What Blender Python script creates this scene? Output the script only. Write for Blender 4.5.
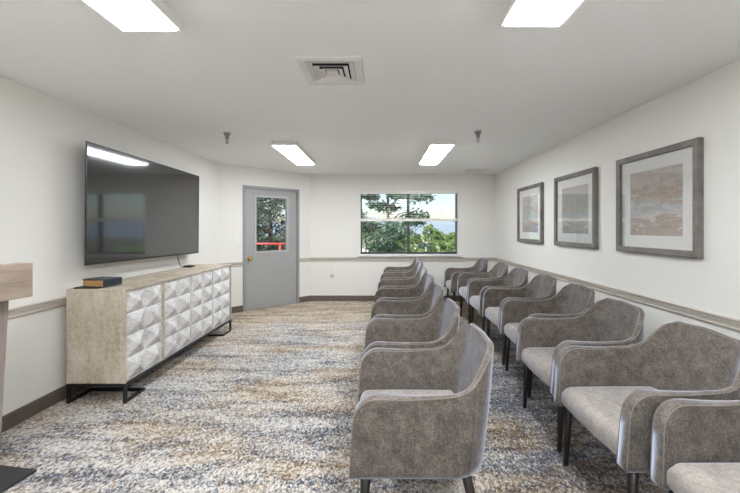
import bpy, bmesh, math, random
from mathutils import Vector, Matrix
random.seed(7)
SC = bpy.context.scene
for o in list(bpy.data.objects): bpy.data.objects.remove(o)
COL = SC.collection
PI = math.pi

# ------------------------------------------------------------------ camera
F = 348.0; CX = 380.5; HY = 228.3; CAMZ = 1.385
cd = bpy.data.cameras.new('camera'); cam = bpy.data.objects.new('camera', cd); COL.objects.link(cam)
cam.location = (0, 0, CAMZ); cam.rotation_euler = (PI/2, 0, 0)
cd.sensor_fit = 'HORIZONTAL'; cd.sensor_width = 36; cd.lens = 36*F/740
cd.shift_x = -(CX-370)/740; cd.shift_y = -(246.5-HY)/740
cd.clip_start = .02; cd.clip_end = 3000
SC.camera = cam
# ------------------------------------------------------------------ colour management
vs = SC.view_settings
vs.view_transform = 'Standard'; vs.look = 'None'; vs.gamma = 1; vs.use_curve_mapping = False
vs.exposure = 2.46
SC.display_settings.display_device = 'sRGB'
# ------------------------------------------------------------------ light constants
PANEL = 7.0          # emission of the ceiling panels, the added rear pair too
SKY = .039
# ------------------------------------------------------------------ world
w = bpy.data.worlds.new('sky'); SC.world = w; w.use_nodes = True
nt = w.node_tree; nt.nodes.clear()
sky = nt.nodes.new('ShaderNodeTexSky'); sky.sky_type = 'NISHITA'; sky.sun_disc = False
sky.sun_elevation = math.radians(48); sky.sun_rotation = math.radians(200); sky.dust_density = 1.2; sky.air_density = 1.0
bg = nt.nodes.new('ShaderNodeBackground'); bg.inputs[1].default_value = SKY
wo = nt.nodes.new('ShaderNodeOutputWorld')
nt.links.new(sky.outputs[0], bg.inputs[0]); nt.links.new(bg.outputs[0], wo.inputs[0])
# ------------------------------------------------------------------ sun (behind the building, lights the trees outside)
sd = bpy.data.lights.new('sun', 'SUN'); sd.energy = 1.9; sd.angle = math.radians(.6); sd.color = (1, .95, .87)
sun = bpy.data.objects.new('sun', sd); COL.objects.link(sun)
sun.rotation_euler = (math.radians(46), math.radians(-12), 0)

# ------------------------------------------------------------------ helpers: nodes
def lin(c):
    return tuple((x/12.92 if x <= .04045 else ((x+.055)/1.055)**2.4) for x in [v/255 for v in c]) + (1,)
class N:
    def __init__(s, name):
        s.m = bpy.data.materials.new(name); s.m.use_nodes = True; s.t = s.m.node_tree; s.t.nodes.clear()
        s.o = s.n('ShaderNodeOutputMaterial'); s.p = s.n('ShaderNodeBsdfPrincipled'); s.l(s.p.outputs[0], s.o.inputs[0])
        s.tc = None
    def n(s, k, **kw):
        x = s.t.nodes.new(k)
        for a, b in kw.items(): setattr(x, a, b)
        return x
    def l(s, a, b): s.t.links.new(a, b)
    def co(s, scale=(1, 1, 1), rnd=False, rot=(0, 0, 0)):
        if s.tc is None: s.tc = s.n('ShaderNodeTexCoord')
        mp = s.n('ShaderNodeMapping'); mp.inputs['Scale'].default_value = scale; mp.inputs['Rotation'].default_value = rot
        s.l(s.tc.outputs['Object'], mp.inputs['Vector'])
        if rnd:
            oi = s.n('ShaderNodeObjectInfo'); mu = s.n('ShaderNodeVectorMath', operation='SCALE')
            cb = s.n('ShaderNodeCombineXYZ')
            for i in range(3): s.l(oi.outputs['Random'], cb.inputs[i])
            s.l(cb.outputs[0], mu.inputs[0]); mu.inputs['Scale'].default_value = 37
            s.l(mu.outputs[0], mp.inputs['Location'])
        return mp.outputs[0]
    def noise(s, vec, scale=5, detail=3, rough=.5, dist=0):
        x = s.n('ShaderNodeTexNoise'); x.inputs['Scale'].default_value = scale; x.inputs['Detail'].default_value = detail
        x.inputs['Roughness'].default_value = rough; x.inputs['Distortion'].default_value = dist
        s.l(vec, x.inputs['Vector']); return x.outputs['Fac']
    def ramp(s, fac, stops, interp='LINEAR'):
        r = s.n('ShaderNodeValToRGB'); r.color_ramp.interpolation = interp
        e = r.color_ramp.elements
        while len(e) < len(stops): e.new(.5)
        for i, (p, c) in enumerate(stops):
            e[i].position = p; e[i].color = lin(c) if len(c) == 3 else c
        s.l(fac, r.inputs[0]); return r.outputs[0]
    def mix(s, fac, a, b, mode='MIX'):
        x = s.n('ShaderNodeMix', data_type='RGBA', blend_type=mode)
        for i, v in ((0, fac), (6, a), (7, b)):
            if hasattr(v, 'is_linked'): s.l(v, x.inputs[i])
            else: x.inputs[i].default_value = v
        return x.outputs[2]
    def math(s, op, a, b=0.0, clamp=False):
        x = s.n('ShaderNodeMath', operation=op); x.use_clamp = clamp
        for i, v in ((0, a), (1, b)):
            if hasattr(v, 'is_linked'): s.l(v, x.inputs[i])
            else: x.inputs[i].default_value = v
        return x.outputs[0]
    def bump(s, h, strength=.2, dist=.01):
        b = s.n('ShaderNodeBump'); b.inputs['Strength'].default_value = strength; b.inputs['Distance'].default_value = dist
        s.l(h, b.inputs['Height']); s.l(b.outputs[0], s.p.inputs['Normal'])
    def set(s, **kw):
        for k, v in kw.items():
            i = s.p.inputs[k.replace('_', ' ')]
            if hasattr(v, 'is_linked'): s.l(v, i)
            else: i.default_value = v
        return s
def plain(name, c, rough=.5, metal=0, var=.04, scale=20, bump=0, spec=.5):
    a = N(name); f = a.noise(a.co(rnd=True), scale, 3)
    d = lin(c); k0 = 1-var*2; k1 = 1+var*2
    col = a.ramp(f, [(.3, tuple(min(1, x*k0) for x in d[:3])+(1,)), (.7, tuple(min(1, x*k1) for x in d[:3])+(1,))])
    a.set(Base_Color=col, Roughness=rough, Metallic=metal, Specular_IOR_Level=spec)
    if bump: a.bump(f, bump, .004)
    return a.m

# ------------------------------------------------------------------ materials
M = {}
def wallmat(name, c, bs=160, bstr=.08):
    a = N(name); v = a.co()
    f = a.noise(v, 1.3, 2); g = a.noise(v, bs, 3)
    d = lin(c)[:3]
    a.set(Base_Color=a.ramp(f, [(.3, tuple(x*.985 for x in d)+(1,)), (.7, d+(1,))]), Roughness=.85, Specular_IOR_Level=.25)
    a.bump(g, bstr, .002); return a.m
M['wall'] = wallmat('wall_paint', (231, 228, 222))
M['ceil'] = wallmat('ceiling_paint', (250, 250, 249), 90, .12)
M['outer'] = plain('outside_wall', (190, 180, 165), .9)
M['base'] = plain('baseboard_vinyl', (98, 88, 80), .5)
M['rail'] = plain('chair_rail_paint', (192, 184, 173), .45, var=.004)
M['white'] = plain('white_enamel', (232, 230, 226), .4, var=.01)
M['blind'] = plain('blind_vinyl', (240, 236, 230), .5, var=.01)
M['doorgrey'] = plain('door_grey_paint', (160, 160, 158), .42, var=.015)
M['framegrey'] = plain('door_frame_grey', (146, 147, 148), .4, var=.015)
M['brass'] = plain('brass', (205, 165, 75), .25, metal=1, var=.02)
M['chrome'] = plain('dull_chrome', (150, 148, 145), .28, metal=1, var=.03)
M['darkmetal'] = plain('window_bronze', (66, 68, 74), .4, var=.03)
M['black'] = plain('black_metal', (22, 22, 24), .4, var=.05)
M['blackplastic'] = plain('black_plastic', (24, 24, 26), .35, var=.04)
M['ventdark'] = plain('vent_dark', (45, 43, 41), .8)
M['legwood'] = plain('dark_leg_wood', (38, 33, 30), .35, var=.12, scale=30)
M['concrete'] = plain('concrete', (170, 165, 158), .9, bump=.3)
M['red'] = plain('red_paint', (215, 60, 62), .4, var=.02)
M['bark'] = plain('bark', (92, 80, 68), .9, var=.15, bump=.5)
M['mat'] = plain('mat_board', (247, 246, 244), .8, var=.005)
M['bulb'] = plain('sprinkler_bulb', (150, 90, 70), .2)
M['roof'] = plain('roof_shingle', (150, 140, 132), .9, var=.08)
M['stucco'] = plain('house_stucco', (225, 220, 210), .9)
M['platform'] = plain('lectern_base_metal', (50, 50, 53), .5, var=.05)

def fabric(name, c0, c1, c2):
    a = N(name); v = a.co(rnd=True)
    big = a.noise(v, 14, 5, .65, .4)
    fine = a.noise(v, 120, 3, .7)
    wv = a.noise(a.co((240, 240, 34), rnd=True), 1, 2, .6)
    wh = a.noise(a.co((44, 44, 380), rnd=True), 1, 2, .6)
    s = a.math('ADD', a.math('MULTIPLY', big, .30), a.math('MULTIPLY', fine, .26))
    s = a.math('ADD', s, a.math('ADD', a.math('MULTIPLY', wv, .20), a.math('MULTIPLY', wh, .24)))
    col = a.ramp(s, [(.38, c0), (.5, c1), (.62, c2)])
    a.set(Base_Color=col, Roughness=.85, Specular_IOR_Level=.2, Sheen_Weight=1.0, Sheen_Roughness=.35, Sheen_Tint=lin((205, 214, 235)))  # cool sheen tint stands in for bluish highlights from the window
    a.bump(s, .4, .004); return a.m
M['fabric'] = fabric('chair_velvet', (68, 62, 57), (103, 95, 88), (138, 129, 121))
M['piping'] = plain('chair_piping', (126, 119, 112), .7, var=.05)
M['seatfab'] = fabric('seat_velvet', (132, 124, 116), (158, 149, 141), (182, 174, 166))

def carpet():
    a = N('carpet'); v = a.co()
    def cells(sc, seed):
        mp = a.n('ShaderNodeMapping'); mp.inputs['Scale'].default_value = sc; mp.inputs['Location'].default_value = (seed, seed*2.3, 0)
        a.l(a.tc.outputs['Object'], mp.inputs['Vector'])
        # wobble
        vo = a.n('ShaderNodeTexVoronoi'); vo.feature = 'F1'; vo.inputs['Randomness'].default_value = 1
        vo.inputs['Scale'].default_value = 1; a.l(mp.outputs[0], vo.inputs['Vector'])
        sp = a.n('ShaderNodeSeparateColor'); a.l(vo.outputs['Color'], sp.inputs[0])
        return sp.outputs[0], sp.outputs[1], vo.outputs['Distance']
    r1, r2, d1 = cells((112, 78, 1), 0)
    r3, r4, d2 = cells((78, 54, 1), 11)
    streak = a.noise(a.co((1.5, 7.5, 1)), 1, 5, .62, .3)
    streak2 = a.noise(a.co((.8, 3.2, 1), rot=(0, 0, .06)), 1, 3, .55)
    fine = a.noise(a.co((9, 34, 1)), 1, 3, .65)
    goldz = a.noise(a.co((.9, 2.1, 1), rot=(0, 0, -.05)), 1.1, 3, .55)
    bluez = a.noise(a.co((.7, 2.6, 1), rot=(0, 0, .1)), .9, 3, .5)
    sx = a.n('ShaderNodeSeparateXYZ'); a.l(a.tc.outputs['Object'], sx.inputs[0])
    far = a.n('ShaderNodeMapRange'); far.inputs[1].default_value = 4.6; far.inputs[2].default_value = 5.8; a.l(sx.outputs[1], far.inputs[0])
    rgt_shade = a.n('ShaderNodeMapRange'); rgt_shade.inputs[1].default_value = .45; rgt_shade.inputs[2].default_value = 1.1; a.l(sx.outputs[0], rgt_shade.inputs[0])  # paints the shade under the right chair row into the carpet
    # value
    val = a.math('ADD', a.math('MULTIPLY', r1, .42), a.math('MULTIPLY', r3, .22))
    val = a.math('ADD', val, a.math('SUBTRACT', a.math('MULTIPLY', streak, 1.0), .135))
    val = a.math('ADD', val, a.math('MULTIPLY', fine, .30))
    val = a.math('SUBTRACT', val, a.math('MULTIPLY', rgt_shade.outputs[0], .10))
    cool = a.ramp(val, [(.58, (62, 64, 72)), (.70, (112, 114, 122)), (.80, (158, 155, 154)), (.91, (196, 190, 183)), (1, (212, 207, 200))])
    warm = a.ramp(val, [(.58, (84, 72, 58)), (.70, (128, 110, 90)), (.80, (170, 156, 139)), (.91, (198, 188, 175)), (1, (212, 205, 194))])
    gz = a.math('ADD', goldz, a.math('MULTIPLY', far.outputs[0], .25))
    wf = a.n('ShaderNodeMapRange'); wf.inputs[1].default_value = .45; wf.inputs[2].default_value = .60; a.l(gz, wf.inputs[0])
    col = a.mix(wf.outputs[0], cool, warm)
    # golden tufts
    g = a.math('ADD', a.math('MULTIPLY', r4, .62), a.math('MULTIPLY', gz, .62))
    gf = a.n('ShaderNodeMapRange'); gf.inputs[1].default_value = .79; gf.inputs[2].default_value = .84; a.l(g, gf.inputs[0])
    col = a.mix(a.math('MULTIPLY', gf.outputs[0], .6), col, lin((160, 126, 84)))
    # blue grey tufts, thickened by the painted chair shade
    b = a.math('ADD', a.math('MULTIPLY', r2, .5), a.math('MULTIPLY', a.math('ADD', bluez, a.math('MULTIPLY', rgt_shade.outputs[0], .16)), .85))
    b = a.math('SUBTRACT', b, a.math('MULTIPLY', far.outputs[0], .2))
    bf = a.n('ShaderNodeMapRange'); bf.inputs[1].default_value = .80; bf.inputs[2].default_value = .90; a.l(b, bf.inputs[0])
    col = a.mix(a.math('MULTIPLY', bf.outputs[0], .5), col, lin((88, 94, 110)))
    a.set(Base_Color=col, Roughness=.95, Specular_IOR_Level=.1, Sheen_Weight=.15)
    a.bump(a.math('SUBTRACT', a.math('ADD', a.math('MULTIPLY', r1, .4), .4), d1), .6, .006)
    return a.m
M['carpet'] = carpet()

def wood(name, c0, c1, c2, sc=(1, 1, 1), rough=.6, bump=.15):
    a = N(name); v = a.co(sc, rnd=True)
    g = a.noise(v, 1, 5, .65, .8); h = a.noise(a.co(tuple(x*.25 for x in sc), rnd=True), 1.5, 3)
    s = a.math('ADD', a.math('MULTIPLY', g, .65), a.math('MULTIPLY', h, .35))
    a.set(Base_Color=a.ramp(s, [(.33, c0), (.5, c1), (.66, c2)]), Roughness=rough, Specular_IOR_Level=.3)
    a.bump(s, bump, .003); return a.m
def whitewash():
    a = N('whitewashed_wood')
    g = a.noise(a.co((14, 14, 3), rnd=True), 1, 5, .65, .5)
    saw = a.noise(a.co((30, 30, 34), rnd=True), 1, 4, .7)
    bl = a.noise(a.co((3, 3, 2), rnd=True), 1.6, 4, .6)
    s = a.math('ADD', a.math('MULTIPLY', g, .4), a.math('ADD', a.math('MULTIPLY', saw, .3), a.math('MULTIPLY', bl, .3)))
    a.set(Base_Color=a.ramp(s, [(.36, (152, 137, 117)), (.47, (186, 173, 154)), (.62, (212, 203, 188))]), Roughness=.7, Specular_IOR_Level=.25)
    a.bump(s, .2, .003); return a.m
M['wash'] = whitewash()
def facet():
    a = N('carved_door_wood')
    g = a.noise(a.co((20, 26, 110), rnd=True), 1, 4, .6, .4); b = a.noise(a.co(rnd=True), 9, 3)
    s = a.math('ADD', a.math('MULTIPLY', g, .6), a.math('MULTIPLY', b, .4))
    a.set(Base_Color=a.ramp(s, [(.36, (172, 168, 166)), (.5, (205, 202, 200)), (.64, (226, 224, 222))]), Roughness=.65, Specular_IOR_Level=.3)
    a.bump(s, .15, .002); return a.m
M['facet'] = facet()
M['picframe'] = wood('grey_wood_frame', (98, 94, 89), (118, 113, 107), (136, 130, 123), (10, 10, 10), .5)
M['lectern'] = wood('lectern_laminate', (126, 111, 98), (148, 132, 118), (166, 150, 136), (4, 3, 36), .55, .05)
M['columnwood'] = wood('lectern_column_laminate', (128, 116, 108), (146, 134, 126), (160, 148, 140), (30, 30, 3), .55, .05)

def emit(name, c, s):
    a = N(name); a.set(Base_Color=(.9, .9, .9, 1), Roughness=.5, Emission_Color=c, Emission_Strength=s); return a.m
M['panel'] = emit('light_diffuser', (.90, .95, 1, 1), PANEL)

def glass(name, refl=.12, tint=(1, 1, 1, 1), rough=0.0):
    a = N(name); a.t.nodes.remove(a.p)
    tr = a.n('ShaderNodeBsdfTransparent'); tr.inputs[0].default_value = tint
    gl = a.n('ShaderNodeBsdfGlossy'); gl.inputs['Roughness'].default_value = rough
    lw = a.n('ShaderNodeFresnel'); lw.inputs[0].default_value = 1.45
    mx = a.n('ShaderNodeMixShader'); k = a.math('MULTIPLY', lw.outputs[0], refl)
    a.l(k, mx.inputs[0]); a.l(tr.outputs[0], mx.inputs[1]); a.l(gl.outputs[0], mx.inputs[2]); a.l(mx.outputs[0], a.o.inputs[0])
    return a.m
M['glass'] = glass('window_glass', .5, (.985, .985, .99, 1))
M['picglass'] = glass('picture_glass', .45)
a = N('tv_screen'); a.set(Base_Color=(.012, .012, .013, 1), Roughness=.09, Specular_IOR_Level=.8, Coat_Weight=.8, Coat_Roughness=.03); M['screen'] = a.m

def leafmat(name, c0, c1, c2, sc=6):
    a = N(name); f = a.noise(a.co(), sc, 3, .7)
    col = a.ramp(f, [(.32, c0), (.5, c1), (.7, c2)])
    a.set(Base_Color=col, Roughness=.6, Specular_IOR_Level=.3)
    tl = a.n('ShaderNodeBsdfTranslucent'); a.l(col, tl.inputs[0])
    mx = a.n('ShaderNodeMixShader'); mx.inputs[0].default_value = .3
    a.l(a.p.outputs[0], mx.inputs[1]); a.l(tl.outputs[0], mx.inputs[2]); a.l(mx.outputs[0], a.o.inputs[0])
    return a.m
M['leaf_dark'] = leafmat('foliage_dark', (48, 66, 44), (86, 110, 62), (140, 158, 92))
M['leaf_pine'] = leafmat('foliage_pine', (50, 72, 66), (86, 112, 96), (136, 158, 126))
M['leaf_bright'] = leafmat('foliage_bright', (74, 100, 60), (116, 142, 86), (166, 184, 122))
M['leaf_mixed'] = leafmat('foliage_mixed', (40, 54, 60), (86, 104, 96), (168, 166, 140), 14)
M['hill'] = plain('hazy_hill', (112, 126, 138), 1, var=.06, scale=.02)
M['field'] = plain('grass_field', (104, 130, 84), 1, var=.2, scale=.15)
M['road'] = plain('road', (205, 198, 190), .9, var=.05)

# ------------------------------------------------------------------ helpers: geometry
def BM(): return bmesh.new()
def box(bm, x0, x1, y0, y1, z0, z1):
    vs_ = [bm.verts.new(p) for p in ((x0,y0,z0),(x1,y0,z0),(x1,y1,z0),(x0,y1,z0),(x0,y0,z1),(x1,y0,z1),(x1,y1,z1),(x0,y1,z1))]
    for f in ((0,3,2,1),(4,5,6,7),(0,1,5,4),(1,2,6,5),(2,3,7,6),(3,0,4,7)): bm.faces.new([vs_[i] for i in f])
    return vs_
def ring(bm, c, axis, r, n, ph=0):
    axis = axis.normalized(); up = Vector((0,0,1)) if abs(axis.z) < .9 else Vector((1,0,0))
    a = axis.cross(up).normalized(); b = axis.cross(a)
    return [bm.verts.new(c + a*(r*math.cos(2*PI*i/n+ph)) + b*(r*math.sin(2*PI*i/n+ph))) for i in range(n)]
def tube(bm, pts, r, n=8, closed=False):
    pts = [Vector(p) for p in pts]; rs = r if isinstance(r, (list, tuple)) else [r]*len(pts)
    prev = None; a = None
    for i, p in enumerate(pts):
        d = (pts[min(i+1, len(pts)-1)] - pts[max(i-1, 0)]).normalized()
        if a is None:
            up = Vector((0,0,1)) if abs(d.z) < .9 else Vector((1,0,0)); a = d.cross(up).normalized()
        else: a = (a - d*a.dot(d)).normalized()
        b = d.cross(a)
        rg = [bm.verts.new(p + a*(rs[i]*math.cos(2*PI*k/n)) + b*(rs[i]*math.sin(2*PI*k/n))) for k in range(n)]
        if prev:
            for k in range(n): bm.faces.new((prev[k], prev[(k+1)%n], rg[(k+1)%n], rg[k]))
        else: bm.faces.new(rg[::-1])
        prev = rg
    bm.faces.new(prev)
def lathe(bm, prof, n=20, c=(0,0,0)):
    c = Vector(c); prev = None
    for (r, z) in prof:
        rg = [bm.verts.new(c+Vector((r*math.cos(2*PI*k/n), r*math.sin(2*PI*k/n), z))) for k in range(n)]
        if prev:
            for k in range(n): bm.faces.new((prev[k], prev[(k+1)%n], rg[(k+1)%n], rg[k]))
        else: bm.faces.new(rg[::-1])
        prev = rg
    bm.faces.new(prev)
def prism(bm, poly, axis, a, b):
    # poly: 2D points; axis 'x','y','z' extrusion
    def P(u, v, t): return {'x': (t,u,v), 'y': (u,t,v), 'z': (u,v,t)}[axis]
    A = [bm.verts.new(P(u,v,a)) for u,v in poly]; B = [bm.verts.new(P(u,v,b)) for u,v in poly]
    n = len(poly)
    bm.faces.new(A); bm.faces.new(B[::-1])
    for i in range(n): bm.faces.new((A[i], A[(i+1)%n], B[(i+1)%n], B[i]))
def obj(name, bm, mat, parent=None, loc=(0,0,0), rz=0, smooth=False, bevel=0, seg=2, label=None):
    bmesh.ops.recalc_face_normals(bm, faces=bm.faces)
    me = bpy.data.meshes.new(name); bm.to_mesh(me); bm.free()
    for m in (mat if isinstance(mat, (list, tuple)) else [mat]): me.materials.append(m)
    if smooth: me.polygons.foreach_set('use_smooth', [True]*len(me.polygons))
    o = bpy.data.objects.new(name, me); COL.objects.link(o)
    o.location = loc; o.rotation_euler = (0,0,rz)
    if parent: o.parent = parent
    if bevel:
        b = o.modifiers.new('bevel', 'BEVEL'); b.width = bevel; b.segments = seg; b.limit_method = 'ANGLE'; b.angle_limit = math.radians(40)
        b.harden_normals = False
    if label: o['label'] = label
    return o
def tag(o, label=None, cat=None, group=None, kind=None):
    if label: o['label'] = label
    if cat: o['category'] = cat
    if group: o['group'] = group
    if kind: o['kind'] = kind
    return o
def thing(name, label, cat, loc=(0,0,0), rz=0, group=None):
    o = bpy.data.objects.new(name, None); COL.objects.link(o); o.empty_display_size = .1
    o.location = loc; o.rotation_euler = (0,0,rz)
    return tag(o, label, cat, group)
def struct(name, bm, mat, **kw):
    o = obj(name, bm, mat, **kw); o['kind'] = 'structure'; return o
KIDS = {}
def copy_tree(o, parent=None):
    c = o.copy(); COL.objects.link(c); c.parent = parent
    for ch in list(o.children): copy_tree(ch, c)
    return c

# ------------------------------------------------------------------ the room
H = 2.42; XR = 2.19; XL = -2.575; YB = 6.633; YN = -2.6; T = .16
A = Vector((XL, 5.534)); B = Vector((-1.345, YB)); AB = B-A; LAB = AB.length; ANG = math.atan2(AB.y, AB.x)
DN = Vector((-AB.y, AB.x)).normalized()       # pointing outdoors
poly = [(XL, YN), (XR, YN), (XR, YB), (B.x, YB), (A.x, A.y)]
bm = BM(); prism(bm, poly, 'z', -.12, 0); struct('floor', bm, M['carpet'])
bm = BM(); prism(bm, [(XL-T, YN-T), (XR+T, YN-T), (XR+T, YB+T), (B.x-.07, YB+T), (XL-T, A.y+.07)], 'z', H, H+.15); struct('ceiling', bm, M['ceil'])
bm = BM(); box(bm, XR, XR+T, YN-T, YB+T, -.12, H); struct('wall_right', bm, M['wall'])
bm = BM(); box(bm, XL-T, XL, YN-T, A.y+.066, -.12, H); struct('wall_left', bm, M['wall'])
bm = BM(); box(bm, XL, XR, YN-T, YN, -.12, H); struct('wall_rear', bm, M['wall'])
# window wall with opening
WX0, WX1, WZ0, WZ1 = -.400, 1.488, .880, 2.104
bm = BM()
box(bm, B.x-.066, WX0, YB, YB+T, -.12, H); box(bm, WX1, XR, YB, YB+T, -.12, H)
box(bm, WX0, WX1, YB, YB+T, -.12, WZ0); box(bm, WX0, WX1, YB, YB+T, WZ1, H)
struct('wall_window', bm, M['wall'])
# angled wall with door opening (local: x along the wall, y outdoors)
S0, S1, DT = .381, 1.418, 2.105
bm = BM()
box(bm, 0, S0+.01, 0, T, -.12, H); box(bm, S1-.01, LAB, 0, T, -.12, H); box(bm, S0+.01, S1-.01, 0, T, DT-.01, H); box(bm, S0+.01, S1-.01, 0, T, -.12, -.005)
struct('wall_angled', bm, M['wall'], loc=(A.x, A.y, 0), rz=ANG)
# baseboards
BH = .105; BT = .012
def basebox(name, x0, x1, loc, rz):
    bm = BM(); prism(bm, [(0,0), (-BT,0), (-BT,BH-.01), (-BT*.4,BH), (0,BH)], 'x', x0, x1)
    return struct(name, bm, M['base'], loc=loc, rz=rz)
basebox('baseboard_left', 0, A.y-YN, (XL, YN, 0), PI/2)
basebox('baseboard_angled_left', 0, S0, (A.x, A.y, 0), ANG)
basebox('baseboard_angled_right', S1, LAB, (A.x, A.y, 0), ANG)
basebox('baseboard_window', B.x, XR, (0, YB, 0), 0)
basebox('baseboard_right', 0, YB-YN, (XR, YB, 0), -PI/2)
basebox('baseboard_rear', -XR, -XL, (0, YN, 0), PI)
# chair rail: profile with steps and grooves
RP = [(0,.755), (-.012,.757), (-.016,.768), (-.010,.772), (-.012,.790), (-.017,.794), (-.019,.806), (-.012,.810), (-.022,.814), (-.024,.824), (-.008,.828), (0,.828)]
def rail(name, x0, x1, loc, rz):
    bm = BM(); prism(bm, RP, 'x', x0, x1); return struct(name, bm, M['rail'], loc=loc, rz=rz)
rail('trim_1', 0, A.y-YN, (XL, YN, 0), PI/2)
rail('trim_2', 0, S0, (A.x, A.y, 0), ANG)
rail('trim_3', S1, LAB, (A.x, A.y, 0), ANG)
rail('trim_4', B.x, XR, (0, YB, 0), 0)
rail('trim_5', 0, YB-YN, (XR, YB, 0), -PI/2)

# ------------------------------------------------------------------ window_1
win = bpy.data.objects.new('window_1', None); COL.objects.link(win); win.location = ((WX0+WX1)/2, YB, WZ0); win['kind'] = 'structure'
hw = (WX1-WX0)/2; hh = WZ1-WZ0
bm = BM()   # pale reveal liner
for b_ in ((-hw,-hw+.018,-.006,T,0,hh), (hw-.018,hw,-.006,T,0,hh), (-hw,hw,-.006,T,hh-.018,hh)): box(bm, *b_)
obj('window_casing', bm, M['white'], win)
bm = BM(); box(bm, -hw-.05, hw+.05, -.05, T, -.03, .012); obj('window_sill', bm, M['white'], win, bevel=.004)
ix = hw-.018; iz0, iz1 = .012, hh-.018; my = .534-(WX0+WX1)/2
bm = BM()
for b_ in ((-ix,-ix+.022,.07,.12,iz0,iz1), (ix-.022,ix,.07,.12,iz0,iz1), (-ix,ix,.07,.12,iz0,iz0+.035), (-ix,ix,.07,.12,iz1-.03,iz1)): box(bm, *b_)
obj('window_frame', bm, M['darkmetal'], win)
bm = BM(); box(bm, my-.024, my+.024, .055, .125, iz0, iz1); obj('mullion', bm, M['darkmetal'], win)
for x0, x1 in ((-ix+.022, my-.024), (my+.024, ix-.022)):
    bm = BM(); box(bm, x0, x1, .092, .097, iz0+.035, iz1-.03); obj('pane', bm, M['glass'], win)
# blind
bl = thing('window_blind', 'white horizontal slat blind lowered half way over the window', 'blind', ((WX0+WX1)/2, YB+.03, WZ1-.018))
bm = BM(); box(bm, -ix+.004, ix-.004, -.03, .018, -.045, -.001); obj('headrail', bm, M['blind'], bl)
bm = BM(); zt = -.075; zb = -.50; k = 11
for i in range(k):
    z = zt+(zb-zt)*i/(k-1); box(bm, -ix+.006, ix-.006, -.024, .018, z-.0009, z+.0009)
obj('slats', bm, M['blind'], bl)
bm = BM(); box(bm, -ix+.004, ix-.004, -.026, .02, -.565, -.515); obj('bottom_rail', bm, M['blind'], bl, bevel=.004)
for x in (-.62, 0, .62):
    bm = BM(); tube(bm, [(x, -.026, -.045), (x, -.026, -.52)], .0015, 5); obj('cord', bm, M['blind'], bl)

# ------------------------------------------------------------------ door_1
dr = bpy.data.objects.new('door_1', None); COL.objects.link(dr); dr['kind'] = 'structure'
dr.location = (A.x, A.y, 0); dr.rotation_euler = (0, 0, ANG)
J = .048
bm = BM()
box(bm, S0, S0+J, -.018, T-.02, 0, DT); box(bm, S1-J, S1, -.018, T-.02, 0, DT); box(bm, S0+J, S1-J, -.018, T-.02, DT-J, DT)
obj('door_frame', bm, M['framegrey'], dr, bevel=.003)
G0, G1, GZ0, GZ1 = .606, 1.178, .985, 1.925
L0, L1, LT = S0+J+.003, S1-J-.003, DT-J-.003
bm = BM()
box(bm, L0, G0, .004, .048, .008, LT); box(bm, G1, L1, .004, .048, .008, LT); box(bm, G0, G1, .004, .048, .008, GZ0); box(bm, G0, G1, .004, .048, GZ1, LT)
obj('door_leaf', bm, M['doorgrey'], dr)
bm = BM(); q = .026
for b_ in ((G0-q,G0+.006,-.006,.056,GZ0-q,GZ1+q), (G1-.006,G1+q,-.006,.056,GZ0-q,GZ1+q), (G0+.006,G1-.006,-.006,.056,GZ0-q,GZ0+.006), (G0+.006,G1-.006,-.006,.056,GZ1-.006,GZ1+q)): box(bm, *b_)
obj('glazing_trim', bm, plain('glazing_trim_paint', (176, 172, 174), .4, var=.01), dr, bevel=.003)
bm = BM(); box(bm, G0+.006, G1-.006, .022, .028, GZ0+.006, GZ1-.006); obj('pane', bm, M['glass'], dr)
bm = BM()
prof = [(.033, 0), (.033, .006), (.013, .010), (.012, .03), (.026, .036), (.031, .048), (.026, .060), (.012, .066)]
lathe(bm, prof, 20); bmesh.ops.rotate(bm, verts=bm.verts, matrix=Matrix.Rotation(PI/2, 3, 'X'), cent=(0,0,0))
obj('door_knob', bm, M['brass'], dr, loc=(.498, .004, .875), smooth=True)
for z in (.25, 1.05, 1.85):
    bm = BM(); tube(bm, [(L1+.001, -.002, z-.045), (L1+.001, -.002, z+.045)], .006, 8); obj('hinge', bm, M['framegrey'], dr)
bm = BM(); box(bm, S0+J, S1-J, 0, T, -.004, .007); obj('threshold', bm, M['chrome'], dr)

# wall plates
def plate(name, label, cat, loc, rz, kind):
    t = thing(name, label, cat, loc, rz)
    bm = BM(); box(bm, -.036, .036, -.006, 0, -.058, .058); obj('cover_plate', bm, M['white'], t, bevel=.003)
    if kind == 'switch':
        bm = BM(); prism(bm, [(-.006,-.012), (-.014,.008), (-.006,.012)], 'x', -.006, .006); obj('toggle', bm, M['white'], t)
    else:
        for z in (-.022, .022):
            bm = BM(); box(bm, -.017, .017, -.008, -.006, z-.014, z+.014); r_ = obj('socket', bm, M['white'], t, bevel=.003)
            bm = BM(); box(bm, -.008, -.005, -.009, -.008, z-.004, z+.006); box(bm, .005, .008, -.009, -.008, z-.004, z+.006); obj('slots', bm, M['ventdark'], r_)
    return t
p = A + AB.normalized()*.27
plate('light_switch', 'white light switch plate on the wall left of the grey door', 'light switch', (p.x, p.y, 1.21), ANG, 'switch')
plate('power_outlet', 'white power outlet low on the window wall, upper of the two plates', 'outlet', (-.892, YB, .615), 0, 'o')
t = thing('cable_plate', 'small beige blank plate low on the window wall, just under the outlet', 'wall plate', (-.92, YB, .475))
bm = BM(); box(bm, -.036, .036, -.005, 0, -.03, .03); obj('cover_plate', bm, M['rail'], t, bevel=.003)
bm = BM(); tube(bm, [(0, -.005, 0), (0, -.014, 0)], .006, 8); obj('jack', bm, M['chrome'], t)

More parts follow.
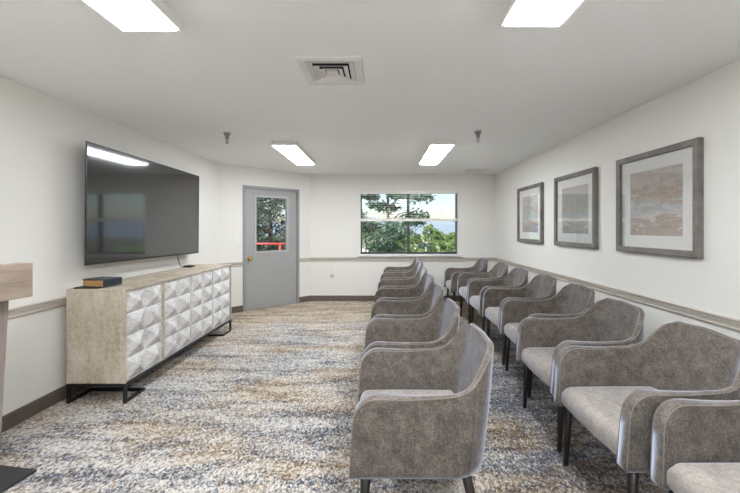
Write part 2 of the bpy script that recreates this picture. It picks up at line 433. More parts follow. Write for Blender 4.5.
# ------------------------------------------------------------------ ceiling lights
def ceiling_light(x, y0, label):
    L = 1.235; W = .148; t = thing('ceiling_light', label, 'ceiling light', (x, y0+L/2, H), 0, 'long ceiling light panels')
    bm = BM(); box(bm, -W, W, -L/2, L/2, -.03, 0)
    box(bm, -W, -W+.014, -L/2, L/2, -.048, -.03); box(bm, W-.014, W, -L/2, L/2, -.048, -.03)
    box(bm, -W+.014, W-.014, -L/2, -L/2+.014, -.048, -.03); box(bm, -W+.014, W-.014, L/2-.014, L/2, -.048, -.03)
    obj('housing', bm, M['white'], t)
    bm = BM(); qa = W-.015; qb = L/2-.015; lp = []
    for k_, z_ in ((0, -.031), (0, -.049), (.004, -.056), (.014, -.060)):  # lens drop shaped to spill more light onto the ceiling
        lp.append([bm.verts.new((sx_*(qa-k_), sy_*(qb-k_), z_)) for sx_, sy_ in ((-1,-1),(1,-1),(1,1),(-1,1))])
    bm.faces.new(lp[0]); bm.faces.new(lp[-1][::-1])
    for u_, v_ in zip(lp, lp[1:]):
        for j in range(4): bm.faces.new((u_[j], u_[(j+1)%4], v_[(j+1)%4], v_[j]))
    obj('diffuser', bm, M['panel'], t)
    return t
ceiling_light(-1.145, .51, 'bright long ceiling light panel cut by the photo top, above the television side')
ceiling_light(.735, .47, 'bright long ceiling light panel cut by the photo top, above the chairs side')
ceiling_light(-1.155, 4.14, 'bright long ceiling light panel near the grey door')
ceiling_light(.735, 4.12, 'bright long ceiling light panel nearest the window, over the chair rows')
ceiling_light(-1.15, -1.9, 'added long ceiling light panel behind the viewer, television side')  # unseen pair added to brighten the near part of the room
ceiling_light(.735, -1.9, 'added long ceiling light panel behind the viewer, chairs side')

# air diffuser
t = thing('ceiling_vent', 'square white louvred air vent in the middle of the ceiling', 'vent', (-.315, 2.29, H))
bm = BM(); R0, R1 = .20, .148
for b_ in ((-R0,R0,-R0,-R1,-.012,0), (-R0,R0,R1,R0,-.012,0), (-R0,-R1,-R1,R1,-.012,0), (R1,R0,-R1,R1,-.012,0)): box(bm, *b_)
obj('flange', bm, M['white'], t, bevel=.003)
bm = BM(); box(bm, -R1, R1, -R1, R1, -.003, -.001); obj('backing', bm, M['ventdark'], t)
for (ro, ri, zo, zi) in ((.147, .116, -.016, -.004), (.108, .078, -.020, -.005), (.071, .044, -.022, -.006)):
    bm = BM()   # slanted square ring
    th = .003; loops = []
    for r_, z_ in ((ro, zo), (ri, zi), (ri, zi+th), (ro, zo+th)):
        loops.append([bm.verts.new((sx*r_, sy*r_, z_)) for sx, sy in ((-1,-1),(1,-1),(1,1),(-1,1))])
    for i in range(4):
        a_, b_ = loops[i], loops[(i+1)%4]
        for j in range(4): bm.faces.new((a_[j], a_[(j+1)%4], b_[(j+1)%4], b_[j]))
    obj('louvre_ring', bm, M['white'], t)
bm = BM(); box(bm, -.036, .036, -.036, .036, -.020, -.006); obj('center_plate', bm, M['white'], t)
# flush register near the back right corner
t = thing('ceiling_register', 'flat white ceiling register near the window wall corner on the right', 'vent', (1.70, 6.22, H))
bm = BM()
for b_ in ((-.2,.2,-.16,-.13,-.008,0), (-.2,.2,.13,.16,-.008,0), (-.2,-.17,-.13,.13,-.008,0), (.17,.2,-.13,.13,-.008,0)): box(bm, *b_)
obj('flange', bm, M['white'], t)
bm = BM()
for i in range(9): box(bm, -.17, .17, -.125+i*.029, -.105+i*.029, -.006, -.001)
obj('louvres', bm, M['white'], t)

# sprinklers
def sprinkler(x, y, label):
    t = thing('fire_sprinkler', label, 'sprinkler', (x, y, H), 0, 'pendent fire sprinklers')
    bm = BM(); lathe(bm, [(.037, 0), (.038, -.004), (.030, -.022), (.024, -.030)], 24); obj('escutcheon', bm, M['chrome'], t, smooth=True)
    bm = BM(); lathe(bm, [(.019, -.03), (.021, -.04), (.021, -.058), (.014, -.066), (.011, -.072)], 16); obj('body', bm, M['chrome'], t, smooth=True)
    bm = BM()
    for s in (-1, 1): tube(bm, [(s*.009, 0, -.068), (s*.017, 0, -.082), (s*.014, 0, -.1), (0, 0, -.111)], .0032, 6)
    obj('yoke_arms', bm, M['chrome'], t)
    bm = BM(); lathe(bm, [(.003, -.070), (.005, -.08), (.005, -.095), (.003, -.104)], 10); obj('glass_bulb', bm, M['bulb'], t)
    bm = BM(); lathe(bm, [(.006, -.110), (.017, -.113), (.017, -.1155), (.006, -.117)], 16); obj('deflector', bm, M['chrome'], t)
sprinkler(-1.667, 3.78, 'chrome fire sprinkler on the ceiling near the television')
sprinkler(1.042, 3.72, 'chrome fire sprinkler on the ceiling above the chairs')

# ------------------------------------------------------------------ television
TX = -2.437; TY0, TY1, TZ0, TZ1 = 2.867, 4.66, 1.066, 2.098
tv = thing('television', 'large black wall-mounted flat television above the pale sideboard', 'television', (TX, (TY0+TY1)/2, TZ0))
tw = (TY1-TY0)/2; th = TZ1-TZ0
bm = BM(); box(bm, -.026, -.003, -tw+.03, tw-.03, .01, th-.01); box(bm, -.05, -.028, -tw*.7, tw*.7, .12, th*.72); obj('housing', bm, M['blackplastic'], tv, bevel=.003); tv.rotation_euler = (-.0134, 0, 0)
bm = BM(); f_ = .011
for b_ in ((-.003,.002,-tw,-tw+f_,0,th), (-.003,.002,tw-f_,tw,0,th), (-.003,.002,-tw+f_,tw-f_,0,.018), (-.003,.002,-tw+f_,tw-f_,th-f_,th)): box(bm, *b_)
obj('bezel', bm, M['blackplastic'], tv)
bm = BM(); box(bm, -.003, 0, -tw+f_, tw-f_, .018, th-f_); obj('screen', bm, M['screen'], tv)
bm = BM(); box(bm, -.136, -.128, -.3, .3, .28, .68); box(bm, -.128, -.05, -.26, -.22, .3, .66); box(bm, -.128, -.05, .22, .26, .3, .66)
obj('wall_bracket', bm, M['black'], tv)

# ------------------------------------------------------------------ sideboard
CXB, CXF, CY0, CY1, CZ0, CZ1 = -2.48, -2.012, 2.746, 4.70, .158, .90
sb = thing('sideboard', 'long whitewashed sideboard with carved diamond doors on black metal feet', 'sideboard', ((CXB+CXF)/2, (CY0+CY1)/2, 0))
dx = (CXF-CXB)/2; dy = (CY1-CY0)/2
bm = BM(); tk = .013
box(bm, -dx, dx, -dy, dy, CZ1-tk, CZ1); box(bm, -dx, dx-.045, -dy+tk, dy-tk, CZ0, CZ0+tk)
box(bm, -dx, dx, -dy, -dy+tk, CZ0, CZ1-tk); box(bm, -dx, dx, dy-tk, dy, CZ0, CZ1-tk)
box(bm, -dx, -dx+.012, -dy+tk, dy-tk, CZ0+tk, CZ1-tk)
box(bm, -dx+.012, dx-.05, -dy+tk, dy-tk, CZ0+tk, CZ1-tk)
yg = -dy+tk+.003+(2*(dy-tk)-.006-.014-.012)/4; box(bm, dx-.05, dx-.002, yg+.002, yg+.016, CZ0+.001, CZ1-tk)
obj('cabinet_body', bm, M['wash'], sb, bevel=.0025)
n = 4; gap = .004; y0 = -dy+tk+.003; wide = .014; wd = (2*(dy-tk)-.006-wide-gap*(n-1))/n; zlo, zhi = CZ0+.001, CZ1-tk-.004
for i in range(n):
    bm = BM(); a0 = y0+i*(wd+gap)+(wide if i else 0); x0 = dx-.022; e = .006
    box(bm, dx-.045, x0, a0, a0+wd, zlo, zhi)
    cw = (wd-2*e)/2; chh = (zhi-zlo-2*e)/4
    # edge lip
    for b_ in ((x0, x0+.006, a0, a0+e, zlo, zhi), (x0, x0+.006, a0+wd-e, a0+wd, zlo, zhi), (x0, x0+.006, a0+e, a0+wd-e, zlo, zlo+e), (x0, x0+.006, a0+e, a0+wd-e, zhi-e, zhi)): box(bm, *b_)
    for c in range(2):
        for r in range(4):
            ya, yb = a0+e+c*cw, a0+e+(c+1)*cw; za, zb_ = zlo+e+r*chh, zlo+e+(r+1)*chh
            q_ = [bm.verts.new((x0+.001, yy, zz)) for yy, zz in ((ya,za),(yb,za),(yb,zb_),(ya,zb_))]
            ap = bm.verts.new((x0+.042, (ya+yb)/2, (za+zb_)/2))
            for j in range(4): bm.faces.new((q_[j], q_[(j+1)%4], ap))
    obj('cabinet_door', bm, M['facet'], sb)
bt = .022
bm = BM()
box(bm, dx-bt, dx, -dy, dy, CZ0-bt, CZ0); box(bm, -dx, -dx+bt, -dy, dy, CZ0-bt, CZ0)
box(bm, -dx+bt, dx-bt, -dy, -dy+bt, CZ0-bt, CZ0); box(bm, -dx+bt, dx-bt, dy-bt, dy, CZ0-bt, CZ0)
obj('base_rail', bm, M['black'], sb)
for s in (-1, 1):
    bm = BM(); ya, yb = sorted((s*dy, s*(dy-bt))); yc, yd = sorted((s*(dy-bt), s*(dy-.21))); ye, yf = sorted((s*(dy-.21), s*(dy-.21-bt)))
    for x0, x1 in ((dx-bt, dx), (-dx, -dx+bt)):
        box(bm, x0, x1, ya, yb, 0, CZ0-bt); box(bm, x0, x1, yc, yd, 0, bt)
    box(bm, -dx, dx, ye, yf, 0, bt)
    obj('sled_foot', bm, M['black'], sb)

# things on the sideboard
t = thing('booklet', 'thin black booklet lying under the thick book on the sideboard', 'booklet', (-2.38, 2.87, CZ1), .06)
bm = BM(); box(bm, -.085, .10, -.075, .10, 0, .009); obj('cover', bm, M['blackplastic'], t, bevel=.002)
t = thing('book', 'thick dark hardback book with brown page edges on the sideboard', 'book', (-2.315, 2.90, CZ1+.0095), -.16)
cov = plain('book_cover', (44, 50, 60), .35, var=.1); pg = wood('book_page_edges', (140, 100, 62), (170, 130, 86), (196, 160, 118), (3, 3, 160), .8)
bm = BM(); box(bm, -.10, .10, -.085, .085, .055, .061); box(bm, -.10, .10, -.085, .085, 0, .005); box(bm, .095, .10, -.085, .085, .005, .055); obj('cover', bm, cov, t, bevel=.002)
bm = BM(); box(bm, -.095, .095, -.082, .082, .005, .055); obj('pages', bm, pg, t)
t = thing('media_box', 'small black media box on the far end of the sideboard', 'media player', (-2.40, 4.36, CZ1), .1)
bm = BM(); box(bm, -.05, .05, -.055, .055, 0, .022); obj('case', bm, M['blackplastic'], t, bevel=.006)
bm = BM(); box(bm, .0, .03, .0, .02, .022, .026); obj('antenna_cap', bm, M['blackplastic'], t)
bm = BM(); tube(bm, [(-2.47, 4.24, 1.055), (-2.47, 4.25, 1.0), (-2.462, 4.26, .95), (-2.455, 4.28, .915), (-2.43, 4.315, .912)], .004, 6)
tag(obj('television_cable', bm, M['blackplastic'], smooth=True), 'thin black cable hanging from television down to the small black box', 'cable')

# ------------------------------------------------------------------ lectern
lt = thing('lectern', 'light wood lectern with black base plate at the left photo edge', 'lectern', (-2.23, 1.64, 0), math.radians(-8))
# local: +x is the front of the lectern (towards the chairs), y across
bm = BM(); box(bm, -.20, .225, -.34, .375, 0, .016); obj('base_plate', bm, M['platform'], lt, bevel=.003)
bm = BM()
lo = [(-.06,-.20), (.205,-.20), (.205,.21), (-.06,.21)]; hi = [(-.08,-.235), (.24,-.235), (.24,.235), (-.08,.235)]
v0 = [bm.verts.new((x, y, .016)) for x, y in lo]; v1 = [bm.verts.new((x, y, 1.06)) for x, y in hi]
bm.faces.new(v0); bm.faces.new(v1)
for i in range(4): bm.faces.new((v0[i], v0[(i+1)%4], v1[(i+1)%4], v1[i]))
obj('column', bm, M['columnwood'], lt, bevel=.003)
bm = BM(); prism(bm, [(-.26,1.012), (.285,1.012), (.285,1.197), (.22,1.197), (-.26,1.10)], 'y', -.31, .31); obj('desk_top', bm, M['lectern'], lt, bevel=.003)
bm = BM(); prism(bm, [(-.262,1.098), (-.24,1.104), (-.245,1.128), (-.262,1.124)], 'y', -.31, .31); obj('paper_stop', bm, M['lectern'], lt)

# ------------------------------------------------------------------ pictures
def art(name, top, mid, band, low, dark, seed):
    a = N(name); tc = a.n('ShaderNodeTexCoord'); a.tc = tc
    sx = a.n('ShaderNodeSeparateXYZ'); a.l(tc.outputs['Object'], sx.inputs[0])
    mp = a.n('ShaderNodeMapping'); mp.inputs['Scale'].default_value = (1, 3.2, 9); mp.inputs['Location'].default_value = (seed, seed*3, seed*7); mp.inputs['Rotation'].default_value = (.18, 0, 0)
    a.l(tc.outputs['Object'], mp.inputs['Vector'])
    n1 = a.noise(mp.outputs[0], 1.6, 6, .65, .8); n2 = a.noise(mp.outputs[0], 4.5, 5, .7, 1.4)
    h = a.math('ADD', a.math('DIVIDE', sx.outputs[2], .53), .5)
    h = a.math('ADD', h, a.math('MULTIPLY', a.math('SUBTRACT', n1, .5), 1.15))
    col = a.ramp(h, [(.02, low), (.16, dark), (.28, (214, 206, 198)), (.42, band), (.52, mid), (.66, dark), (.74, top), (.9, (198, 186, 180))])
    col = a.mix(a.math('MULTIPLY', a.math('GREATER_THAN', n2, .56), .3), col, lin((222, 214, 206)))
    col = a.mix(a.math('MULTIPLY', a.math('GREATER_THAN', a.math('SUBTRACT', 1, n2), .56), .35), col, lin(dark))
    a.set(Base_Color=col, Roughness=.7); return a.m
arts = [art('seascape_print_teal', (186, 176, 170), (176, 190, 192), (160, 178, 184), (150, 150, 148), (172, 146, 122), 5.3),
        art('seascape_print_pale', (176, 182, 186), (190, 184, 172), (158, 178, 190), (160, 172, 178), (186, 176, 162), 2.1),
        art('seascape_print_brown', (176, 162, 156), (170, 150, 134), (160, 176, 188), (166, 146, 130), (150, 124, 104), 8.7)]
PY = [(5.07, 'framed square abstract seascape in grey wood frame, nearest the window wall'),
      (3.907, 'framed square pale blue abstract in grey wood frame, middle of the three'),
      (2.768, 'framed square brown and blue abstract in grey wood frame, nearest the viewer')]
for (py, lab), am in zip(PY, arts):
    t = thing('framed_picture', lab, 'picture', (XR, py, 1.5915), 0, 'three framed pictures on the right wall')
    R_ = .4115; fw = .048
    bm = BM()
    # mitred frame, profile sloping in
    outer = [(-R_,-R_), (R_,-R_), (R_,R_), (-R_,R_)]; loops = []
    for r_, x_ in ((R_, -.001), (R_, -.040), (R_-.008, -.043), (R_-fw+.006, -.040), (R_-fw, -.034), (R_-fw, -.001)):
        loops.append([bm.verts.new((x_, sy*r_, sz*r_)) for sy, sz in ((-1,-1),(1,-1),(1,1),(-1,1))])
    for i in range(len(loops)):
        a_, b_ = loops[i], loops[(i+1) % len(loops)]
        for j in range(4): bm.faces.new((a_[j], a_[(j+1)%4], b_[(j+1)%4], b_[j]))
    obj('frame', bm, M['picframe'], t)
    bm = BM(); ri, ro = .265, R_-fw
    for b_ in ((-.016,-.010,-ro,-ri,-ro,ro), (-.016,-.010,ri,ro,-ro,ro), (-.016,-.010,-ri,ri,-ro,-ri), (-.016,-.010,-ri,ri,ri,ro)): box(bm, *b_)
    obj('mat_board', bm, M['mat'], t)
    bm = BM(); box(bm, -.012, -.008, -ri, ri, -ri, ri); obj('print', bm, am, t)
    bm = BM(); box(bm, -.030, -.028, -ro, ro, -ro, ro); obj('glass', bm, M['picglass'], t)

# ------------------------------------------------------------------ armchairs
def sst(a, b, x):
    t_ = max(0, min(1, (x-a)/(b-a))); return t_*t_*(3-2*t_)
HW = .275; XC = .085; RC = .130; XF = -.31; THK = .031; ZB = .355; ZA = .690; ZT = .866
SA = XC-XF; SARC = PI/2*RC; SBK = HW-RC; STOT = 2*(SA+SARC+SBK)
def plan(s):
    """centreline of the shell; s from the left arm front to the right arm front"""
    m = STOT/2; flip = 1
    if s > m: s = STOT-s; flip = -1
    if s <= SA: p_, n_ = (XF+s, -HW), (0, -1)
    elif s <= SA+SARC:
        th_ = (s-SA)/RC; p_ = (XC+RC*math.sin(th_), -HW+RC-RC*math.cos(th_)); n_ = (math.sin(th_), -math.cos(th_))
    else: p_ = (XC+RC, -HW+RC+(s-SA-SARC)); n_ = (1, 0)
    return p_[0], p_[1]*flip, n_[0], n_[1]*flip, s
def ztop(s):
    s = min(s, STOT-s)
    u_ = max(0, min(1, (s-SA-.024)/.122))
    z = ZA - .010*math.sin(PI*max(0, min(1, (s-.05)/(SA-.03)))) + (ZT-ZA)*(.62*u_+.38*u_*u_*(3-2*u_))
    k_ = sst(-.045, .0, -abs(s-SA-.022)); z += .009*k_*k_
    k_ = sst(-.055, .0, -abs(s-SA-.146)); z -= .018*k_*k_
    z += .008*sst(SA+SARC, STOT/2, s)
    r = .10
    if s < r: z -= r*(1-math.sqrt(max(0, 1-((r-s)/r)**2)))
    return z
def spt(s, off, z):
    x, y, nx, ny, ss = plan(s)
    hgt = (z-ZB)/(ZT-ZB)
    X = x+nx*off; Y = y+ny*off
    X += .072*hgt*sst(-.06, XC+RC, x)
    Y *= 1-.04*hgt*hgt*sst(XC-.06, XC+RC*.8, x)
    X -= .030*(1-hgt)*(1-sst(XF, XF+.26, x))
    Y += ny*.012*hgt*(1 if abs(ny) > 0 else 0)
    return Vector((X, Y, z))
def offs(s, h):
    ss = min(s, STOT-s)
    top = .0295+(.0125-.0295)*sst(.05, SA+.06, ss)
    return THK+(top-THK)*h**2.2
def samples():
    half = [0, .004, .010, .018, .028, .040, .055, .075, .10, .14, .18, .23, .28, .33]
    k = SA; e_ = STOT/2
    x = .35
    while x < e_-.008: half.append(x); x += .011
    half.append(e_)
    return half + [STOT-v for v in half[-2::-1]]
SMP = samples()
def chair_shell():
    bm = BM(); secs = []
    for s in SMP:
        zt_ = ztop(s); sec = []
        n_ = 12
        for i in range(n_+1):
            z = ZB+(zt_-.010-ZB)*i/n_; sec.append(spt(s, offs(s, i/n_), z))
        tp = offs(s, 1)
        sec.append(spt(s, tp*.93, zt_-.004)); sec.append(spt(s, tp*.75, zt_)); sec.append(spt(s, 0, zt_+.003)); sec.append(spt(s, -tp*.75, zt_)); sec.append(spt(s, -tp*.93, zt_-.004))
        for i in range(n_, -1, -1):
            z = ZB+(zt_-.010-ZB)*i/n_; sec.append(spt(s, -offs(s, i/n_), z))
        secs.append([bm.verts.new(p) for p in sec])
    for a_, b_ in zip(secs, secs[1:]):
        m_ = len(a_)
        for j in range(m_): bm.faces.new((a_[j], a_[(j+1) % m_], b_[(j+1) % m_], b_[j]))
    bm.faces.new(secs[0]); bm.faces.new(secs[-1][::-1])
    return bm
def cushion():
    bm = BM(); nx, ny = 22, 18
    x0, x1, hy = -.322, .215, .246; z0, z1 = ZB+.002, .480
    # rounded slab from superellipse cross-sections, grid top and bottom
    def P(u, v, top):
        x = x0+(x1-x0)*u; hy_ = hy
        y = -hy_+2*hy_*v
        ex = min(1, (1-abs(2*u-1))/.16); ey = min(1, (1-abs(2*v-1))/.14)
        rx = math.sqrt(max(0, 1-(1-ex)**2)); ry = math.sqrt(max(0, 1-(1-ey)**2)); r = rx*ry
        if top: z = z1-.052+.052*r+.012*math.sin(PI*u)*math.sin(PI*v)
        else: z = z0+.020*(1-r)
        # bow the front edge forward a little
        if u < .3: x -= .012*math.sin(PI*v)*(1-u/.3)
        return (x, y, z)
    us = [.5-.5*math.cos(PI*i/nx) for i in range(nx+1)]; vs2 = [.5-.5*math.cos(PI*i/ny) for i in range(ny+1)]
    G = {}
    for t_ in (0, 1):
        for i, u in enumerate(us):
            for j, v in enumerate(vs2): G[t_, i, j] = bm.verts.new(P(u, v, t_))
    for t_ in (0, 1):
        for i in range(nx):
            for j in range(ny): bm.faces.new((G[t_,i,j], G[t_,i+1,j], G[t_,i+1,j+1], G[t_,i,j+1]))
    rim = [(i,0) for i in range(nx)]+[(nx,j) for j in range(ny)]+[(i,ny) for i in range(nx,0,-1)]+[(0,j) for j in range(ny,0,-1)]
    for a_, b_ in zip(rim, rim[1:]+rim[:1]): bm.faces.new((G[0,a_[0],a_[1]], G[0,b_[0],b_[1]], G[1,b_[0],b_[1]], G[1,a_[0],a_[1]]))
    return bm
def make_chair():
    t = thing('armchair', 'x', 'armchair', (0,0,0), 0)
    obj('shell', chair_shell(), M['fabric'], t, smooth=True)
    obj('seat', cushion(), M['seatfab'], t, smooth=True)
    for sg in (1, -1):
        bm = BM(); pts = []
        zf = ztop(0)
        for i in range(8): pts.append(spt(0, sg*offs(0, i/8), ZB+.004+(zf-.012-ZB)*i/8)+Vector((-.001,0,0)))
        for s in SMP: pts.append(spt(s, sg*offs(s, 1)*.95, ztop(s)-.003))
        for i in range(7, -1, -1): pts.append(spt(STOT, sg*offs(STOT, i/8), ZB+.004+(zf-.012-ZB)*i/8)+Vector((-.001,0,0)))
        tube(bm, pts, .0022, 6); obj('piping', bm, M['piping'], t, smooth=True)
    for s in (SA+.055, STOT-SA-.055):
        bm = BM(); tube(bm, [spt(s, offs(s, i/8)-.0005, ZB+(ztop(s)-.012-ZB)*i/8) for i in range(9)], .0013, 5); obj('side_seam', bm, M['legwood'], t)
    bm = BM(); box(bm, -.27, .18, -.235, .235, ZB-.012, ZB+.02); obj('seat_base', bm, M['blackplastic'], t)
    for sx_, sy_ in ((-1,-1), (-1,1), (1,-1), (1,1)):
        bm = BM()
        if sx_ < 0: p0, p1 = Vector((-.275, sy_*.256, ZB+.01)), Vector((-.290, sy_*.262, 0))
        else: p0, p1 = Vector((.145, sy_*.238, ZB+.01)), Vector((.235, sy_*.25, 0))
        tube(bm, [p0, p0.lerp(p1, .5), p1], [.0235, .019, .0135], 10); obj('leg', bm, M['legwood'], t, smooth=True)
    return t
proto = make_chair()
inner = [(1.735, -.112, 0.0), (2.415, -.108, .3), (3.10, -.085, -.5), (3.80, -.062, .4), (4.52, -.035, -.3), (5.26, .005, .5), (6.06, .055, -.4)]
ordn = ['farthest from the window, nearest the viewer', 'sixth from the window', 'fifth from the window', 'fourth from the window', 'third from the window', 'second from the window', 'closest to the window']
first = True
def place(cy, fx, rot, label, group):
    global first
    o = proto if first else copy_tree(proto)
    first = False
    o.location = (fx+.325, cy, 0); o.rotation_euler = (0, 0, math.radians(rot))
    o['label'] = label; o['group'] = group
for (cy, fx, rot), w_ in zip(inner, ordn):
    place(cy, fx, rot, 'taupe upholstered armchair in the middle row, ' + w_, 'armchairs in the middle row')
outer_ = [(1.125, 1.125, 0), (1.775, 1.05, .5), (2.43, 1.08, 0), (3.12, 1.19, -.5), (3.79, 1.21, .4), (4.46, 1.20, 0), (5.18, 1.22, .3), (5.87, 1.14, .0)]
ordn2 = ['cut by the photo corner, nearest the viewer', 'seventh from the window', 'sixth from the window', 'fifth from the window', 'fourth from the window', 'third from the window', 'second from the window', 'closest to the window']
for (cy, fx, rot), w_ in zip(outer_, ordn2):
    place(cy, fx, rot, 'taupe upholstered armchair along the right wall, ' + w_, 'armchairs along the right wall')

# ------------------------------------------------------------------ outdoors
def leaves(name, mat, parent, center, rad, n, size, clumps, seed, flat=1.0, shell=.35):
    rnd = random.Random(seed); cx, cy, cz = center
    cl = []
    for i in range(clumps):
        while True:
            p_ = Vector((rnd.uniform(-1,1), rnd.uniform(-1,1), rnd.uniform(-1,1)))
            if shell < p_.length < 1: break
        cl.append((Vector((p_.x*rad[0], p_.y*rad[1], p_.z*rad[2])), rnd.uniform(.6, 1.2)))
    V = []; Fc = []
    cr = (rad[0]*rad[1]*rad[2])**(1/3)*.30
    for i in range(n):
        c, k_ = cl[i % clumps]
        d = Vector((rnd.gauss(0,1), rnd.gauss(0,1), rnd.gauss(0,1)*flat)).normalized()*cr*k_*rnd.uniform(.4, 1.05)
        d.z *= flat
        p_ = Vector(center)+c+d
        a_ = Vector((rnd.gauss(0,1), rnd.gauss(0,1), rnd.gauss(0,.6))).normalized(); b_ = a_.orthogonal().normalized()
        b_ = (b_*math.cos(i)+a_.cross(b_)*math.sin(i)); s_ = size*rnd.uniform(.6, 1.3)
        k = len(V)
        V += [tuple(p_-a_*s_), tuple(p_-b_*s_*.45), tuple(p_+a_*s_), tuple(p_+b_*s_*.45)]; Fc.append((k,k+1,k+2,k+3))
    me = bpy.data.meshes.new(name); me.from_pydata(V, [], Fc); me.materials.append(mat)
    o = bpy.data.objects.new(name, me); COL.objects.link(o); o.parent = parent; return o
def tree(label, cat, loc, gz, rad, cz, mat, n, size, clumps, seed, tr=.12, flat=1.0, shell=.35, name='leafy_tree', top=None):
    t = thing(name, label, cat, (loc[0], loc[1], gz))
    bm = BM(); h_ = cz-gz; rnd = random.Random(seed); tp = top if top else h_+rad[2]*.5
    pts = [(rnd.uniform(-.04,.04)*h_*.2, 0, tp*i/6) for i in range(7)]
    tube(bm, pts, [tr*(1-.1*i) for i in range(7)], 8)
    for i in range(9):
        a_ = rnd.uniform(0, 2*PI); z_ = h_-rad[2]*.6+rad[2]*1.1*i/9; 
        if z_ < .1: continue
        tube(bm, [(0, 0, z_), (rad[0]*.4*math.cos(a_), rad[1]*.4*math.sin(a_), z_+rad[2]*.14), (rad[0]*.8*math.cos(a_), rad[1]*.8*math.sin(a_), z_+rad[2]*.2)], [tr*.35, tr*.22, tr*.08], 6)
    obj('trunk', bm, M['bark'], t)
    leaves('foliage', mat, t, (0, 0, h_), rad, n, size, clumps, seed, flat, shell)
    return t
def px(x, Y): return (x-CX)*Y/F
def pz(y, Y): return CAMZ-(y-HY)*Y/F
bm = BM(); G = 20
# terrain: a gentle slope falling away from the building, then the valley
def gh(x, y):
    return -3.0 - min(1, max(0, (y-60)/300))*6 + .35*math.sin(x*.13+y*.07) + .25*math.sin(x*.31-y*.17)
xs = [-160+320*i/40 for i in range(41)]; ys = [7.2+ (520-7.2)*(j/50)**2 for j in range(51)]
gv = [[bm.verts.new((x*(.15+y/400), y, gh(x*(.15+y/400), y))) for x in xs] for y in ys]
for j in range(50):
    for i in range(40): bm.faces.new((gv[j][i], gv[j][i+1], gv[j+1][i+1], gv[j+1][i]))
tag(obj('terrain', bm, M['field'], smooth=True), kind='structure')
bm = BM(); prev = None
for i in range(81):
    x = -500+1000*i/80
    h1 = 13+5*math.sin(i*.21)+3*math.sin(i*.53+1)+1.5*math.sin(i*1.3); a_ = bm.verts.new((x, 500, -12)); b_ = bm.verts.new((x, 560, h1)); c_ = bm.verts.new((x, 640, -12))
    if prev:
        bm.faces.new((prev[0], a_, b_, prev[1])); bm.faces.new((prev[1], b_, c_, prev[2])); 
    prev = (a_, b_, c_)
tag(obj('hills', bm, M['hill']), kind='structure')
# landing and red railing outside the door
ax = AB.normalized()
bm = BM(); box(bm, -.6, 2.6, T, 3.2, -.12, -.01)
tag(obj('landing', bm, M['concrete'], loc=(A.x, A.y, 0), rz=ANG), kind='structure')
rl = thing('railing', 'red metal handrail on the landing seen through the door glass', 'railing', (-2.95, 8.9, -.01), 0)
bm = BM(); tube(bm, [(-1.2,0,1.0), (.72,0,1.0)], .022, 10); obj('top_rail', bm, M['red'], rl, smooth=True)
bm = BM(); tube(bm, [(-1.2,0,.12), (.72,0,.12)], .018, 10); obj('bottom_rail', bm, M['red'], rl, smooth=True)
for x in (-1.15, -.4, .38):
    bm = BM(); tube(bm, [(x,0,-1.6 if x < -9 else -.0), (x,0,1.0)], .022, 10); obj('post', bm, M['red'], rl, smooth=True)
bm = BM(); box(bm, -1.3, .85, -.4, .4, -.12, 0); tag(obj('landing_step', bm, M['concrete'], loc=(-2.95, 8.9, -.01)), kind='structure')
tree('dense leafy tree just beyond the red railing, filling the door glass', 'tree', (px(266,12.5), 13.0), -2.9, (2.0, 2.0, 2.9), 1.5, M['leaf_mixed'], 34000, .06, 170, 3, .14)
tree('tall airy pine tree with a straight trunk in the left half of the window', 'tree', (px(388,17), 17), -3.0, (1.75, 1.6, 3.2), 2.4, M['leaf_pine'], 11000, .10, 42, 11, .10, .55, .15, 'pine_tree', 8.5)
tree('rounded bright green tree in the middle of the right window half', 'tree', (px(431,42), 42), -3.2, (1.05, 1.1, 1.35), pz(236,42), M['leaf_bright'], 5000, .13, 26, 21, .12)
tree('bright green shrubby tree at the right edge of the window view', 'tree', (px(450,38), 38), -3.1, (.95, .95, .85), pz(240,38), M['leaf_bright'], 5000, .12, 26, 22, .12)
tree('green tree seen low between the trunk and the window mullion', 'tree', (px(401,34), 34), -3.1, (1.2, 1.1, 1.4), pz(241,34), M['leaf_dark'], 4500, .12, 26, 23, .12)
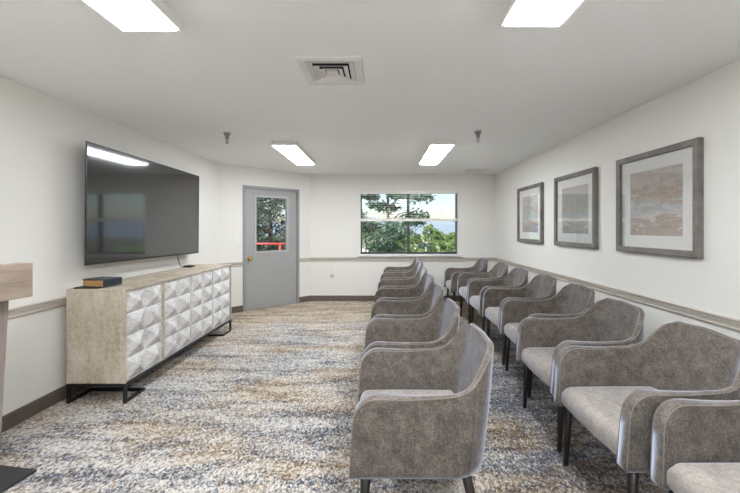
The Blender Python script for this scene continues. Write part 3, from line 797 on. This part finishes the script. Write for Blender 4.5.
tree('pale green tree low at the left window edge beyond the pine', 'tree', (px(366,48), 48), -3.2, (1.7, 1.4, 1.3), pz(233,48), M['leaf_bright'], 4500, .15, 26, 24, .14)
lows = [(362, 253, 26, .8), (375, 251, 29.5, .85), (388, 253, 26, .8), (401, 251, 29.5, .85), (414, 253, 26, .8), (427, 251, 29.5, .85), (440, 253, 26, .8), (453, 251, 29.5, .85), (466, 253, 26, .8), (416, 241, 60, 1.3), (440, 239, 90, 1.9), (458, 238, 85, 1.9), (376, 238, 80, 1.9), (470, 243, 34, 1.5), (350, 243, 36, 1.6)]
names = ['low shrub', 'low shrub', 'low shrub', 'low shrub', 'low shrub', 'low shrub', 'low shrub', 'low shrub', 'low shrub']
for i, (x, y, Y, r) in enumerate(lows):
    mt = (M['leaf_dark'], M['leaf_bright'], M['leaf_pine'])[i % 3]
    o = tree('green shrub among the bushes low outside the window' if i < 9 else 'distant tree in the hazy valley beyond the window', 'shrub' if i < 9 else 'tree',
         (px(x, Y), Y), -3.3, (r, r, r*.85), pz(y, Y), mt, 2200, .10 if Y < 40 else .2, 18, 40+i, .08, name='shrub' if i < 9 else 'leafy_tree')
    o['group'] = 'shrubs below the window' if i < 9 else 'distant trees in the valley'
def house(label, x, Y, zt_, w_, d_, hh_):
    g = gh(x, Y)
    t = thing('house', label, 'house', (x, Y, g))
    he = zt_-g-hh_*.35
    bm = BM(); box(bm, -w_, w_, -d_, d_, 0, he); obj('walls', bm, M['stucco'], t)
    bm = BM(); prism(bm, [(-d_-.3, he), (d_+.3, he), (0, he+hh_*.35)], 'x', -w_-.3, w_+.3); obj('roof', bm, M['roof'], t)
    for s in (-.5, .5):
        bm = BM(); box(bm, s*w_-.5, s*w_+.5, -d_-.03, -d_+.02, he-1.7, he-.6); obj('window', bm, M['darkmetal'], t)
house('white house with pale roof behind the pine, left part of the window', px(367, 75), 75, pz(237, 75), 3.2, 2.5, 3)
house('small pale house between the trees right of the window mullion', px(415, 70), 70, pz(240, 70), 2.2, 2.5, 3)
